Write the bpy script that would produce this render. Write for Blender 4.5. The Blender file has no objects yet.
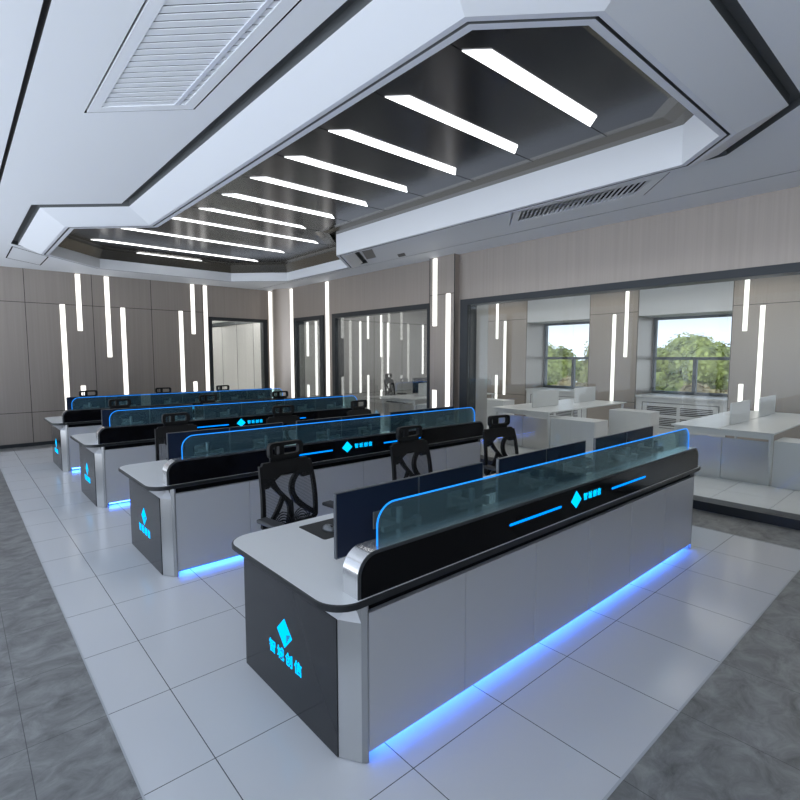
import bpy, bmesh, math, random
from mathutils import Vector, Matrix
random.seed(7)
SC = bpy.context.scene
COL = SC.collection
PI = math.pi

# ------------------------------------------------------------------ materials
def new_mat(name):
    m = bpy.data.materials.new(name); m.use_nodes = True
    nt = m.node_tree; nt.nodes.clear()
    out = nt.nodes.new('ShaderNodeOutputMaterial')
    return m, nt, out
def prin(name, col, rough=.5, metal=0., spec=.5, coat=0., emis=None, es=0.):
    m, nt, out = new_mat(name)
    b = nt.nodes.new('ShaderNodeBsdfPrincipled')
    b.inputs['Base Color'].default_value = (*col, 1)
    b.inputs['Roughness'].default_value = rough
    b.inputs['Metallic'].default_value = metal
    b.inputs['Specular IOR Level'].default_value = spec
    b.inputs['Coat Weight'].default_value = coat
    b.inputs['Coat Roughness'].default_value = .05
    if emis:
        b.inputs['Emission Color'].default_value = (*emis, 1)
        b.inputs['Emission Strength'].default_value = es
    nt.links.new(b.outputs[0], out.inputs[0])
    m['b'] = b.name
    return m
def N(nt, t, **kw):
    n = nt.nodes.new(t)
    for k, v in kw.items(): setattr(n, k, v)
    return n
def emit(name, col, s):
    m, nt, out = new_mat(name)
    e = N(nt, 'ShaderNodeEmission'); e.inputs[0].default_value = (*col, 1); e.inputs[1].default_value = s
    nt.links.new(e.outputs[0], out.inputs[0]); return m
def vary(m, scale, amount, stretch=(1, 1, 1), rough_amt=0., detail=4):
    """noise variation of base colour and roughness"""
    nt = m.node_tree; b = nt.nodes[m['b']]
    tc = N(nt, 'ShaderNodeNewGeometry'); mp = N(nt, 'ShaderNodeMapping')
    mp.inputs['Scale'].default_value = tuple(scale * s for s in stretch)
    nt.links.new(tc.outputs['Position'], mp.inputs[0])
    no = N(nt, 'ShaderNodeTexNoise'); no.inputs['Scale'].default_value = 1; no.inputs['Detail'].default_value = detail
    nt.links.new(mp.outputs[0], no.inputs['Vector'])
    mr = N(nt, 'ShaderNodeMapRange'); mr.inputs['From Min'].default_value = .3; mr.inputs['From Max'].default_value = .7
    mr.inputs['To Min'].default_value = 1 - amount; mr.inputs['To Max'].default_value = 1 + amount
    nt.links.new(no.outputs[0], mr.inputs[0])
    vm = N(nt, 'ShaderNodeVectorMath', operation='SCALE')
    vm.inputs[0].default_value = b.inputs['Base Color'].default_value[:3]
    nt.links.new(mr.outputs[0], vm.inputs['Scale']); nt.links.new(vm.outputs[0], b.inputs['Base Color'])
    if rough_amt:
        r0 = b.inputs['Roughness'].default_value
        m2 = N(nt, 'ShaderNodeMapRange'); m2.inputs['From Min'].default_value = .3; m2.inputs['From Max'].default_value = .7
        m2.inputs['To Min'].default_value = r0 - rough_amt; m2.inputs['To Max'].default_value = r0 + rough_amt
        nt.links.new(no.outputs[0], m2.inputs[0]); nt.links.new(m2.outputs[0], b.inputs['Roughness'])
    return m
def tile_mat(name, col, rough, gcol, marble=0., line=.0022, spec=.5):
    m, nt, out = new_mat(name)
    b = N(nt, 'ShaderNodeBsdfPrincipled'); b.inputs['Roughness'].default_value = rough
    b.inputs['Specular IOR Level'].default_value = spec
    geo = N(nt, 'ShaderNodeNewGeometry'); sep = N(nt, 'ShaderNodeSeparateXYZ')
    nt.links.new(geo.outputs['Position'], sep.inputs[0])
    res = []
    for ax, off in ((0, .787), (1, .892)):
        a = N(nt, 'ShaderNodeMath', operation='SUBTRACT'); a.inputs[1].default_value = off - .315 - 63
        nt.links.new(sep.outputs[ax], a.inputs[0])
        c = N(nt, 'ShaderNodeMath', operation='MODULO'); c.inputs[1].default_value = .63
        nt.links.new(a.outputs[0], c.inputs[0])
        d = N(nt, 'ShaderNodeMath', operation='SUBTRACT'); d.inputs[1].default_value = .315
        nt.links.new(c.outputs[0], d.inputs[0])
        e = N(nt, 'ShaderNodeMath', operation='ABSOLUTE'); nt.links.new(d.outputs[0], e.inputs[0])
        g = N(nt, 'ShaderNodeMath', operation='LESS_THAN'); g.inputs[1].default_value = line
        nt.links.new(e.outputs[0], g.inputs[0]); res.append(g)
    mx = N(nt, 'ShaderNodeMath', operation='MAXIMUM')
    nt.links.new(res[0].outputs[0], mx.inputs[0]); nt.links.new(res[1].outputs[0], mx.inputs[1])
    mix = N(nt, 'ShaderNodeMix', data_type='RGBA')
    nt.links.new(mx.outputs[0], mix.inputs['Factor'])
    mix.inputs['B'].default_value = (*gcol, 1)
    if marble:
        n1 = N(nt, 'ShaderNodeTexNoise'); n1.inputs['Scale'].default_value = 5.5; n1.inputs['Detail'].default_value = 11
        n1.inputs['Roughness'].default_value = .68; n1.inputs['Distortion'].default_value = .6
        mp = N(nt, 'ShaderNodeMapping'); mp.inputs['Scale'].default_value = (1., 1.35, 1)
        nt.links.new(geo.outputs['Position'], mp.inputs[0]); nt.links.new(mp.outputs[0], n1.inputs['Vector'])
        cr = N(nt, 'ShaderNodeValToRGB')
        cr.color_ramp.elements[0].position = .3; cr.color_ramp.elements[1].position = .72
        cr.color_ramp.elements[0].color = (*[c * (1 - marble) for c in col], 1)
        cr.color_ramp.elements[1].color = (*[c * (1 + marble) for c in col], 1)
        nt.links.new(n1.outputs[0], cr.inputs[0]); nt.links.new(cr.outputs[0], mix.inputs['A'])
    else:
        mix.inputs['A'].default_value = (*col, 1)
    nt.links.new(mix.outputs['Result'], b.inputs['Base Color'])
    nt.links.new(b.outputs[0], out.inputs[0]); return m
def glass_mat(name, tint, refl=1.0, haze=0., hcol=(.5, .6, .6), ior=1.5):
    m, nt, out = new_mat(name)
    fr = N(nt, 'ShaderNodeFresnel'); fr.inputs[0].default_value = ior
    mu = N(nt, 'ShaderNodeMath', operation='MULTIPLY'); mu.inputs[1].default_value = refl
    nt.links.new(fr.outputs[0], mu.inputs[0])
    tr = N(nt, 'ShaderNodeBsdfTransparent'); tr.inputs[0].default_value = (*tint, 1)
    gl = N(nt, 'ShaderNodeBsdfGlossy'); gl.inputs['Roughness'].default_value = .01
    base = tr
    if haze:
        df = N(nt, 'ShaderNodeBsdfDiffuse'); df.inputs[0].default_value = (*hcol, 1)
        mm = N(nt, 'ShaderNodeMixShader'); mm.inputs[0].default_value = haze
        nt.links.new(tr.outputs[0], mm.inputs[1]); nt.links.new(df.outputs[0], mm.inputs[2]); base = mm
    mx = N(nt, 'ShaderNodeMixShader'); nt.links.new(mu.outputs[0], mx.inputs[0])
    nt.links.new(base.outputs[0], mx.inputs[1]); nt.links.new(gl.outputs[0], mx.inputs[2])
    nt.links.new(mx.outputs[0], out.inputs[0]); return m
def mesh_mat(name, col, alpha):
    m, nt, out = new_mat(name)
    b = N(nt, 'ShaderNodeBsdfPrincipled'); b.inputs['Base Color'].default_value = (*col, 1); b.inputs['Roughness'].default_value = .7
    tc = N(nt, 'ShaderNodeTexCoord'); sep = N(nt, 'ShaderNodeSeparateXYZ'); nt.links.new(tc.outputs['Object'], sep.inputs[0])
    w = N(nt, 'ShaderNodeMath', operation='MULTIPLY'); w.inputs[1].default_value = 2 * PI / .011; nt.links.new(sep.outputs[2], w.inputs[0])
    s = N(nt, 'ShaderNodeMath', operation='SINE'); nt.links.new(w.outputs[0], s.inputs[0])
    a = N(nt, 'ShaderNodeMapRange'); a.inputs['From Min'].default_value = -1; a.inputs['From Max'].default_value = 1
    a.inputs['To Min'].default_value = alpha - .22; a.inputs['To Max'].default_value = alpha + .22
    nt.links.new(s.outputs[0], a.inputs[0])
    tr = N(nt, 'ShaderNodeBsdfTransparent'); mx = N(nt, 'ShaderNodeMixShader')
    nt.links.new(a.outputs[0], mx.inputs[0]); nt.links.new(tr.outputs[0], mx.inputs[1]); nt.links.new(b.outputs[0], mx.inputs[2])
    nt.links.new(mx.outputs[0], out.inputs[0]); return m

M = {}
M['tile'] = tile_mat('white_tile', (.77, .78, .79), .16, (.1, .105, .11), spec=.35)
M['stone'] = tile_mat('grey_stone', (.26, .262, .255), .36, (.09, .093, .095), marble=.5, line=.0016)
M['ceil'] = prin('ceiling_paint', (.74, .76, .79), .6)
M['frame_white'] = prin('white_lacquer', (.74, .76, .79), .45)
M['lip'] = prin('grey_lip', (.62, .64, .7), .4)
M['slot'] = prin('shadow_slot', (.10, .107, .11), .55)
M['black'] = prin('black_gap', (.004, .004, .005), .8, spec=.1)
M['mirror_dark'] = prin('dark_gloss_panel', (.05, .052, .06), .2, metal=.75)
M['bronze'] = vary(prin('bronze_panel', (.42, .372, .33), .36, metal=.5), 1, .05, (30, 30, .5), .03)
M['bronze_cove'] = prin('bronze_cove', (.17, .155, .13), .25, metal=.8)
M['seam'] = prin('panel_seam', (.03, .028, .026), .6)
M['steel'] = prin('brushed_steel', (.66, .66, .65), .3, metal=.9)
M['steel_polish'] = prin('polished_steel', (.74, .74, .74), .2, metal=.85)
M['post'] = prin('shaded_post_metal', (.40, .405, .41), .35, metal=.8)  # darker than the steel: the post's shade is put into its colour
M['desktop'] = prin('desktop_laminate', (.82, .835, .83), .32)
M['door'] = prin('cabinet_front', (.58, .59, .605), .36, metal=.15)
M['edge_dark'] = prin('dark_edge_band', (.018, .02, .022), .35)
M['edge_light'] = prin('light_edge_line', (.55, .57, .58), .3)
M['gloss_black'] = prin('black_acrylic', (.004, .004, .005), .12, spec=.22)
M['panel_dark'] = prin('dark_end_panel', (.03, .031, .033), .14, spec=.28)
M['glass_blue'] = glass_mat('tinted_screen_glass', (.68, .86, .89), .5, .09, (.30, .50, .55))
M['glass'] = glass_mat('partition_glass', (.95, .965, .96), .36, .012, (.6, .7, .7))
M['glass_win'] = glass_mat('window_glass', (.95, .97, .98), .7)
M['led_blue'] = emit('blue_edge_led', (.015, .28, 1.), 1.5)
M['led_under'] = emit('blue_plinth_led', (.045, .19, 1.), 18)
M['logo'] = emit('cyan_sign_light', (.0, .46, 1.), 1.8)
M['bar'] = emit('blue_bar_light', (.0, .24, 1.), 1.7)
M['strip'] = emit('white_wall_led', (1, .985, .95), 1.8)
M['strip_c'] = emit('white_ceiling_led', (.97, .985, 1), 3.6)
M['fill_o'] = emit('office_fill_panel', (1, .98, .95), 2.8)
M['strip_r'] = emit('corridor_light_panel', (1, .98, .95), 40.)
M['frame_dark'] = prin('dark_aluminium', (.045, .05, .055), .38, metal=.5)
M['mon'] = prin('monitor_shell', (.014, .022, .046), .25, spec=.4)
M['mon_edge'] = prin('monitor_edge', (.14, .15, .165), .3, metal=.6)
M['screen'] = prin('monitor_screen', (.008, .008, .01), .1)
M['arm'] = prin('monitor_arm_grey', (.2, .21, .215), .35, metal=.6)
M['plastic'] = prin('black_plastic', (.009, .009, .009), .5, spec=.3)
M['fabric'] = prin('seat_fabric', (.018, .018, .02), .85)
M['mesh'] = mesh_mat('chair_mesh', (.03, .03, .033), .45)
M['grey_chair'] = prin('grey_plastic', (.05, .052, .055), .5)
M['pad'] = prin('desk_pad', (.025, .027, .028), .6)
M['white_furn'] = prin('white_laminate', (.7, .72, .73), .3)
M['white_paint'] = prin('white_wall_paint', (.74, .75, .76), .5)
M['pale_wall'] = vary(prin('pale_wall_panel', (.52, .51, .49), .35, metal=.2), 1, .04, (12, 12, .3))
M['grille'] = prin('grille_dark', (.03, .03, .032), .6)
M['leaf'] = vary(prin('leaf_green', (.46, .48, .14), .6), 1.3, .45)
M['leaf2'] = vary(prin('leaf_olive', (.52, .48, .17), .6), 1.3, .45)
M['leaf3'] = vary(prin('leaf_rust', (.50, .38, .18), .6), 1.3, .4)
M['bark'] = prin('bark', (.1, .07, .045), .9)
M['grass'] = vary(prin('grass_ground', (.12, .19, .05), .9), .3, .4)

# ------------------------------------------------------------------ mesh helpers
OFF = Vector((0, 0, 0))
def link(name, me, mat, parent=None, kind=None):
    o = bpy.data.objects.new(name, me); COL.objects.link(o)
    for mm in (mat if isinstance(mat, (list, tuple)) else [mat]):
        me.materials.append(mm)
    if parent: o.parent = parent
    if kind: o['kind'] = kind
    return o
def fin(bm, name, mat, parent=None, kind=None, smooth=False, ang=None):
    bmesh.ops.recalc_face_normals(bm, faces=bm.faces)
    bmesh.ops.translate(bm, vec=-OFF, verts=bm.verts)
    me = bpy.data.meshes.new(name); bm.to_mesh(me); bm.free()
    if smooth:
        for p in me.polygons: p.use_smooth = True
        if ang: me.set_sharp_from_angle(angle=math.radians(ang))
    return link(name, me, mat, parent, kind)
def box(bm, a, b, mi=0):
    x0, y0, z0 = a; x1, y1, z1 = b
    v = [bm.verts.new(p) for p in ((x0,y0,z0),(x1,y0,z0),(x1,y1,z0),(x0,y1,z0),(x0,y0,z1),(x1,y0,z1),(x1,y1,z1),(x0,y1,z1))]
    fs = []
    for f in ((3,2,1,0),(4,5,6,7),(0,1,5,4),(1,2,6,5),(2,3,7,6),(3,0,4,7)):
        fc = bm.faces.new([v[i] for i in f]); fc.material_index = mi; fs.append(fc)
    return v
def bbox(bm, a, b, r=.004, seg=2):
    t = bmesh.new(); box(t, a, b)
    bmesh.ops.bevel(t, geom=t.edges[:], offset=r, segments=seg, affect='EDGES', profile=.5)
    me = bpy.data.meshes.new('t'); t.to_mesh(me); t.free(); bm.from_mesh(me); bpy.data.meshes.remove(me)
def prism(bm, poly, lo, hi, axis='z', mi=0):
    """extrude a 2D polygon; axis z: (x,y); axis y: (x,z)"""
    def P(p, h): return (p[0], p[1], h) if axis == 'z' else ((p[0], h, p[1]) if axis == 'y' else (h, p[0], p[1]))
    a = [bm.verts.new(P(p, lo)) for p in poly]; b = [bm.verts.new(P(p, hi)) for p in poly]
    n = len(poly)
    f = bm.faces.new(a[::-1]); f.material_index = mi
    f = bm.faces.new(b); f.material_index = mi
    for i in range(n):
        f = bm.faces.new((a[i], a[(i+1) % n], b[(i+1) % n], b[i])); f.material_index = mi
def loft(bm, p0, z0, p1, z1, cap=True, mi=0):
    a = [bm.verts.new((*p, z0)) for p in p0]; b = [bm.verts.new((*p, z1)) for p in p1]; n = len(a)
    for i in range(n):
        f = bm.faces.new((a[i], a[(i+1) % n], b[(i+1) % n], b[i])); f.material_index = mi
    if cap: bm.faces.new(a[::-1]); bm.faces.new(b)
def rrect(x0, y0, x1, y1, r, seg=8, corners=(1, 1, 1, 1)):
    """CCW rounded rectangle; corners: bl, br, tr, tl"""
    pts = []
    for (cx, cy, a0, k, px, py) in ((x0+r, y0+r, PI, 0, x0, y0), (x1-r, y0+r, 1.5*PI, 1, x1, y0), (x1-r, y1-r, 0, 2, x1, y1), (x0+r, y1-r, .5*PI, 3, x0, y1)):
        if corners[k]:
            for i in range(seg+1):
                a = a0 + .5*PI*i/seg; pts.append((cx+r*math.cos(a), cy+r*math.sin(a)))
        else: pts.append((px, py))
    return pts
def offset_poly(poly, d):
    """inward (d>0) offset of a CCW polygon with mitred corners"""
    n = len(poly); out = []
    for i in range(n):
        p0, p1, p2 = Vector(poly[i-1]), Vector(poly[i]), Vector(poly[(i+1) % n])
        e1 = (p1-p0).normalized(); e2 = (p2-p1).normalized()
        n1 = Vector((-e1.y, e1.x)); n2 = Vector((-e2.y, e2.x))
        k = 1 + n1.dot(n2); v = (n1+n2)/k
        q = p1 + v*d; out.append((q.x, q.y))
    return out
def tube(bm, pts, r, seg=8, closed=False, rads=None):
    pts = [Vector(p) for p in pts]; n = len(pts); rings = []
    prev = None
    for i, p in enumerate(pts):
        a = pts[i-1] if (i > 0 or closed) else p; b = pts[(i+1) % n] if (i < n-1 or closed) else p
        t = (b-a).normalized()
        if prev is None:
            up = Vector((0, 0, 1)) if abs(t.z) < .9 else Vector((1, 0, 0)); u = t.cross(up).normalized()
        else:
            u = (prev - t*prev.dot(t)).normalized()
        prev = u; w = t.cross(u); rr = rads[i] if rads else r
        rings.append([bm.verts.new(p + (u*math.cos(2*PI*k/seg) + w*math.sin(2*PI*k/seg))*rr) for k in range(seg)])
    m = n if closed else n-1
    for i in range(m):
        A, B = rings[i], rings[(i+1) % n]
        for k in range(seg): bm.faces.new((A[k], A[(k+1) % seg], B[(k+1) % seg], B[k]))
    if not closed: bm.faces.new(rings[0][::-1]); bm.faces.new(rings[-1])
def ribbon(bm, pts, w, t):
    """flat bar following pts in the local x-z plane (points 3D), width w (in-plane), thickness t (y)"""
    pts = [Vector(p) for p in pts]; n = len(pts); ws = w if isinstance(w, (list, tuple)) else [w]*n
    rings = []
    for i, p in enumerate(pts):
        a = pts[max(i-1, 0)]; b = pts[min(i+1, n-1)]; d = (b-a).normalized()
        s = Vector((-d.z, 0, d.x)); s.normalize(); q = Vector((0, 1, 0))
        h = ws[i]/2
        rings.append([bm.verts.new(p + s*h + q*t/2), bm.verts.new(p - s*h + q*t/2), bm.verts.new(p - s*h - q*t/2), bm.verts.new(p + s*h - q*t/2)])
    for i in range(n-1):
        A, B = rings[i], rings[i+1]
        for k in range(4): bm.faces.new((A[k], A[(k+1) % 4], B[(k+1) % 4], B[k]))
    bm.faces.new(rings[0][::-1]); bm.faces.new(rings[-1])
def bez(p0, p1, p2, p3, n=10):
    r = []
    for i in range(n+1):
        t = i/n; u = 1-t
        r.append(tuple(u*u*u*a + 3*u*u*t*b + 3*u*t*t*c + t*t*t*d for a, b, c, d in zip(p0, p1, p2, p3)))
    return r
def thing(name, loc, label, cat, group=None, rz=0):
    global OFF
    o = bpy.data.objects.new(name, None); COL.objects.link(o)
    o.location = loc; o.rotation_euler = (0, 0, rz); o['label'] = label; o['category'] = cat
    o.empty_display_size = .1
    if group: o['group'] = group
    return o
def tag(o, label, cat, group=None):
    o['label'] = label; o['category'] = cat
    if group: o['group'] = group
    return o
def dup(root, loc, rz=0, label=None):
    r = root.copy(); COL.objects.link(r); r.location = loc; r.rotation_euler = (0, 0, rz)
    if label: r['label'] = label
    for ch in list(root.children):
        c = ch.copy(); COL.objects.link(c); c.parent = r
        for g in list(ch.children):
            d = g.copy(); COL.objects.link(d); d.parent = c
    return r
def bx(name, a, b, mat, parent=None, kind=None, bev=0):
    bm = bmesh.new()
    if bev: bbox(bm, a, b, bev)
    else: box(bm, a, b)
    return fin(bm, name, mat, parent, kind)

# ------------------------------------------------------------------ room shell
ZC = 3.517; YW = 12.48; XW = 6.55; XL = -1.6; YF = -4.5; X2 = 12.4; XN = 13.3
# floor
bm = bmesh.new()
xs = [XL, .488, 5.827, 6.62, 13.6]; ys = [YF, .892, 12.02, YW+.2]
for i in range(4):
    for j in range(3):
        f = bm.faces.new([bm.verts.new(p) for p in ((xs[i], ys[j], 0), (xs[i+1], ys[j], 0), (xs[i+1], ys[j+1], 0), (xs[i], ys[j+1], 0))])
        f.material_index = 0 if ((i == 1 and j == 1) or i == 3) else 1
bmesh.ops.remove_doubles(bm, verts=bm.verts, dist=1e-5)
fin(bm, 'floor', [M['tile'], M['stone']], kind='structure')
# slim metal divider between tile and stone
bm = bmesh.new()
box(bm, (.482, .886, 0), (5.833, .898, .002)); box(bm, (5.827, .898, 0), (5.837, 12.02, .002)); box(bm, (.482, .898, 0), (.49, 12.02, .002))
fin(bm, 'trim_1', M['edge_light'], kind='structure')

# ceiling polygons
def CP(d): return None
C0 = [(2.34,1.24),(4.28,1.24),(4.73,1.69),(4.73,6.74),(5.49,7.50),(5.49,9.75),(4.57,10.67),(2.05,10.67),(1.13,9.75),(1.13,7.50),(1.89,6.74),(1.89,1.69)]
B0 = offset_poly(C0, -.27)
B0[10] = (1.62, 6.54); B0[9] = (.86, 7.27); B0[3] = (5.0, 6.85); B0[4] = (5.76, 7.58)
A0 = offset_poly(B0, -.085)
Lp1 = offset_poly(C0, .035); Lp2 = offset_poly(C0, .055); E0 = offset_poly(C0, .10)
def ring_face(bm, p, q, zp, zq, mi=0):
    a = [bm.verts.new((*v, zp)) for v in p]; b = [bm.verts.new((*v, zq)) for v in q]; n = len(a)
    for i in range(n):
        f = bm.faces.new((a[i], a[(i+1) % n], b[(i+1) % n], b[i])); f.material_index = mi
# main ceiling slab with vents cut out as holes
LV = [(.80,2.50),(1.37,1.93),(1.37,3.73),(.80,4.30)]
RV = [(5.12,2.0),(5.66,2.48),(5.60,4.2),(5.08,3.75)]
LV2 = [(.80,10.1),(1.36,10.75),(1.36,11.85),(.80,11.35)]
def filled(bm, outer, holes, z):
    es = []
    for lp in [outer]+holes:
        vs = [bm.verts.new((*p, z)) for p in lp]
        for i in range(len(vs)): es.append(bm.edges.new((vs[i], vs[(i+1) % len(vs)])))
    bmesh.ops.triangle_fill(bm, use_beauty=True, use_dissolve=False, edges=es)
bm = bmesh.new()
filled(bm, [(.46,YF),(5.99,YF),(5.99,YW),(.46,YW)], [A0, LV, RV], ZC)
for x0, x1 in ((XL, .43), (6.008, 6.67)): box(bm, (x0, YF, ZC), (x1, YW, ZC+.02))
for f in bm.faces: f.normal_update()
o = fin(bm, 'ceiling', M['ceil'], kind='structure')
# groove backs (dark channels)
bm = bmesh.new()
for x0, x1 in ((.43, .46), (5.99, 6.008)): box(bm, (x0-.03, YF, ZC+.03), (x1+.03, YW, ZC+.05)); box(bm, (x0-.004, YF, ZC+.001), (x0, YW, ZC+.03)); box(bm, (x1, YF, ZC+.001), (x1+.004, YW, ZC+.03))
fin(bm, 'trim_7', M['seam'], kind='structure')
bm = bmesh.new()
ring_face(bm, A0, A0, ZC, ZC+.06); ring_face(bm, A0, B0, ZC+.06, ZC+.06); ring_face(bm, B0, B0, ZC+.06, ZC-.008)
ring_face(bm, Lp1, Lp1, 3.38, 3.41); ring_face(bm, Lp1, Lp2, 3.41, 3.41); ring_face(bm, Lp2, Lp2, 3.41, 3.38)
fin(bm, 'trim_2', M['slot'], kind='structure')
# suspended white frame
bm = bmesh.new()
ring_face(bm, B0, C0, ZC-.008, 3.38)
ring_face(bm, E0, E0, 3.38, 3.72)
o = fin(bm, 'trim_3', M['frame_white'], kind='structure')
bm = bmesh.new()
ring_face(bm, C0, Lp1, 3.38, 3.38); ring_face(bm, Lp2, E0, 3.38, 3.38)
fin(bm, 'trim_4', M['lip'], kind='structure')
# bronze cove and glossy dark panel
K1 = offset_poly(E0, .10); K2 = offset_poly(E0, .20); K3 = offset_poly(E0, .31)
bm = bmesh.new(); ring_face(bm, E0, K1, 3.70, 3.70); ring_face(bm, K1, K2, 3.70, 3.725); ring_face(bm, K2, K3, 3.725, 3.712)
E1 = offset_poly(E0, .006)
for i in range(3, 10):
    j = i+1
    v = [bm.verts.new(p) for p in ((*E1[i], 3.55), (*E1[j], 3.55), (*K1[j], 3.70), (*K1[i], 3.70))]; bm.faces.new(v)
fin(bm, 'trim_5', M['bronze_cove'], kind='structure')
bm = bmesh.new(); filled(bm, K3, [], 3.712)
fin(bm, 'ceiling', M['mirror_dark'], kind='structure')
bm = bmesh.new()
for y in [2.265 + .7565*k + .003 for k in range(7)] + [7.543, 8.623, 9.763]:
    box(bm, (1.45 if y > 7.3 else 2.22, y, 3.7105), (5.2 if y > 7.3 else 4.4, y+.006, 3.7125))
fin(bm, 'trim_6', M['black'], kind='structure')
# recessed ceiling strip lights (trapezoid panels)
strips = [(2.51, 4.10)]*7 + [(2.36, 4.78), (2.01, 4.73), (1.82, 4.76), (2.60, 3.96)]
strip_y_ = [2.265 + .7565*k for k in range(7)] + [7.54, 8.62, 9.76, 10.50]
ords = ['first', 'second', 'third', 'fourth', 'fifth', 'sixth', 'seventh', 'eighth', 'ninth', 'tenth', 'eleventh']
for k, (xa, xb) in enumerate(strips):
    yb = strip_y_[k]; ya = yb - (.128 if k < 6 else .095)
    if k == 8: ya += .0; yb += .0
    e = .13
    bm = bmesh.new(); prism(bm, [(xa+e, ya), (xb-e, ya), (xb, yb), (xa, yb)], 3.705, 3.711)
    o = fin(bm, 'ceiling_strip_light', M['strip_c'])
    if k == 0: lab = 'brightest and widest white strip light on dark ceiling panel, nearest the room front'
    elif k == 10: lab = 'short white strip light farthest back on the dark ceiling panel'
    elif k < 7: lab = f'{ords[k]} white strip light from the front across the narrow dark ceiling panel'
    else: lab = f'long white strip light in the widened back of ceiling, {ords[k]} from the front'
    tag(o, lab, 'ceiling light', 'strip lights across the dark ceiling panel')

# ceiling vents
def vent(poly, outline_only, louvre, label, dirv):
    cx = sum(p[0] for p in poly)/4; cy = sum(p[1] for p in poly)/4
    global OFF
    OFF = Vector((cx, cy, ZC))
    t = thing('ceiling_vent', (cx, cy, ZC), label, 'air vent', None)
    p1 = offset_poly(poly, .012); p2 = offset_poly(poly, .075 if louvre == 'L' else .10)
    bm = bmesh.new(); ring_face(bm, poly, poly, ZC, ZC+.05); ring_face(bm, poly, p1, ZC+.05, ZC+.05)
    fin(bm, 'shadow_gap', M['black'], t)
    bm = bmesh.new(); ring_face(bm, p1, p1, ZC+.04, ZC-.004); ring_face(bm, p1, p2, ZC-.004, ZC-.004); ring_face(bm, p2, p2, ZC-.004, ZC+.04)
    fin(bm, 'frame', M['frame_white'], t)
    bm = bmesh.new(); filled(bm, offset_poly(p2, -.005), [], ZC+.03); fin(bm, 'backing', M['frame_dark'] if louvre == 'L' else M['black'], t)
    L0 = Vector(p2[3]) - Vector(p2[0]); L1 = Vector(p2[2]) - Vector(p2[1])
    n, fr, m_ = (20, .87, M['frame_white']) if louvre == 'L' else (24, .42, M['lip'])
    for i in range(n):
        q = []
        for s_ in ((i+.08)/n, (i+.08+fr)/n):
            q.append((Vector(p2[0])+L0*s_, Vector(p2[1])+L1*s_))
        (a, b), (d, c) = q
        bm = bmesh.new(); zz = ZC-.001; rise = .004 if louvre == 'L' else .0
        v = [bm.verts.new(p) for p in ((*a, zz), (*b, zz), (*c, zz+rise), (*d, zz+rise), (*a, zz+.005), (*b, zz+.005), (*c, zz+rise+.005), (*d, zz+rise+.005))]
        for f in ((3,2,1,0),(4,5,6,7),(0,1,5,4),(1,2,6,5),(2,3,7,6),(3,0,4,7)): bm.faces.new([v[i2] for i2 in f])
        fin(bm, 'louvre_blade', m_, t)
    if louvre == 'L':
        u = .05
        bm = bmesh.new(); q0, q1 = Vector(p2[1]), Vector(p2[2])
        prism(bm, [(q0.x-.055, q0.y+.055), (q0.x-.03, q0.y+.03), (q1.x-.03, q1.y+.03), (q1.x-.055, q1.y+.055)], ZC-.006, ZC+.002)
        fin(bm, 'damper_rail', M['lip'], t)
    OFF = Vector((0, 0, 0))
    return t
vent(LV, False, 'L', 'large white louvred air vent in the left side of ceiling', None)
vent(RV, False, 'R', 'narrow slotted air vent with dark slots in ceiling above right wall', None)
# far left access panel outline, far right slots
bm = bmesh.new(); ring_face(bm, LV2, offset_poly(LV2, .02), ZC-.002, ZC-.002)
tag(fin(bm, 'ceiling_hatch', M['black']), 'slim dark outlined hatch in ceiling at the far left corner', 'hatch')
bm = bmesh.new(); prism(bm, [(5.17, 6.56), (5.63, 7.03), (5.62, 7.28), (5.15, 6.80)], ZC-.006, ZC)
tag(fin(bm, 'ceiling_panel', M['arm']), 'slanted dark grey plate flush in ceiling beside the widening frame', 'ceiling plate')
bm = bmesh.new(); prism(bm, [(5.76, 6.44), (5.92, 6.58), (5.92, 6.76), (5.76, 6.62)], ZC-.006, ZC)
tag(fin(bm, 'ceiling_panel', M['frame_dark']), 'tiny dark plate flush in ceiling near the right wall column', 'ceiling plate')
OFF = Vector((0, 0, 0))

# walls -------------------------------------------------------------
def seams_y(name, xs_, zs_, y, x0, x1, z0=0, z1=ZC):
    bm = bmesh.new()
    for x in xs_: box(bm, (x-.005, y-.0015, z0), (x+.005, y+.001, z1))
    for z in zs_: box(bm, (x0, y-.0015, z-.005), (x1, y+.001, z+.005))
    return fin(bm, name, M['seam'], kind='structure')
def seams_x(name, ys_, zs_, x, y0, y1, z0=0, z1=ZC):
    bm = bmesh.new()
    for y in ys_: box(bm, (x-.0015, y-.005, z0), (x+.001, y+.005, z1))
    for z in zs_: box(bm, (x-.0015, y0, z-.005), (x+.001, y1, z+.005))
    return fin(bm, name, M['seam'], kind='structure')
TRIM = [10]
def tn():
    TRIM[0] += 1; return 'trim_%d' % TRIM[0]
# back wall: left part, header, right pier, continues as the end wall of the glazed office
bm = bmesh.new()
box(bm, (XL, YW, 0), (4.75, YW+.18, 3.6)); box(bm, (4.75, YW, 2.76), (6.30, YW+.18, 3.6)); box(bm, (6.30, YW, 0), (XW+.09, YW+.18, 3.6))
fin(bm, 'wall_back', M['bronze'], kind='structure')
bx('wall_office_end', (XW+.09, YW, 0), (13.5, YW+.18, 3.6), M['pale_wall'], kind='structure')  # paler than the bronze: bright lighting is put into the wall colour
seams_y(tn(), [-.02, 1.14, 2.30, 3.46, 4.62], [2.86, .68], YW, XL, 4.66)
seams_y(tn(), [7.26, 8.42, 9.9, 11.06, 12.2], [2.86, .68], YW, 6.7, 12.4)
bx('baseboard_back', (XL, YW-.015, 0), (4.72, YW, .07), M['frame_dark'], kind='structure')
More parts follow.
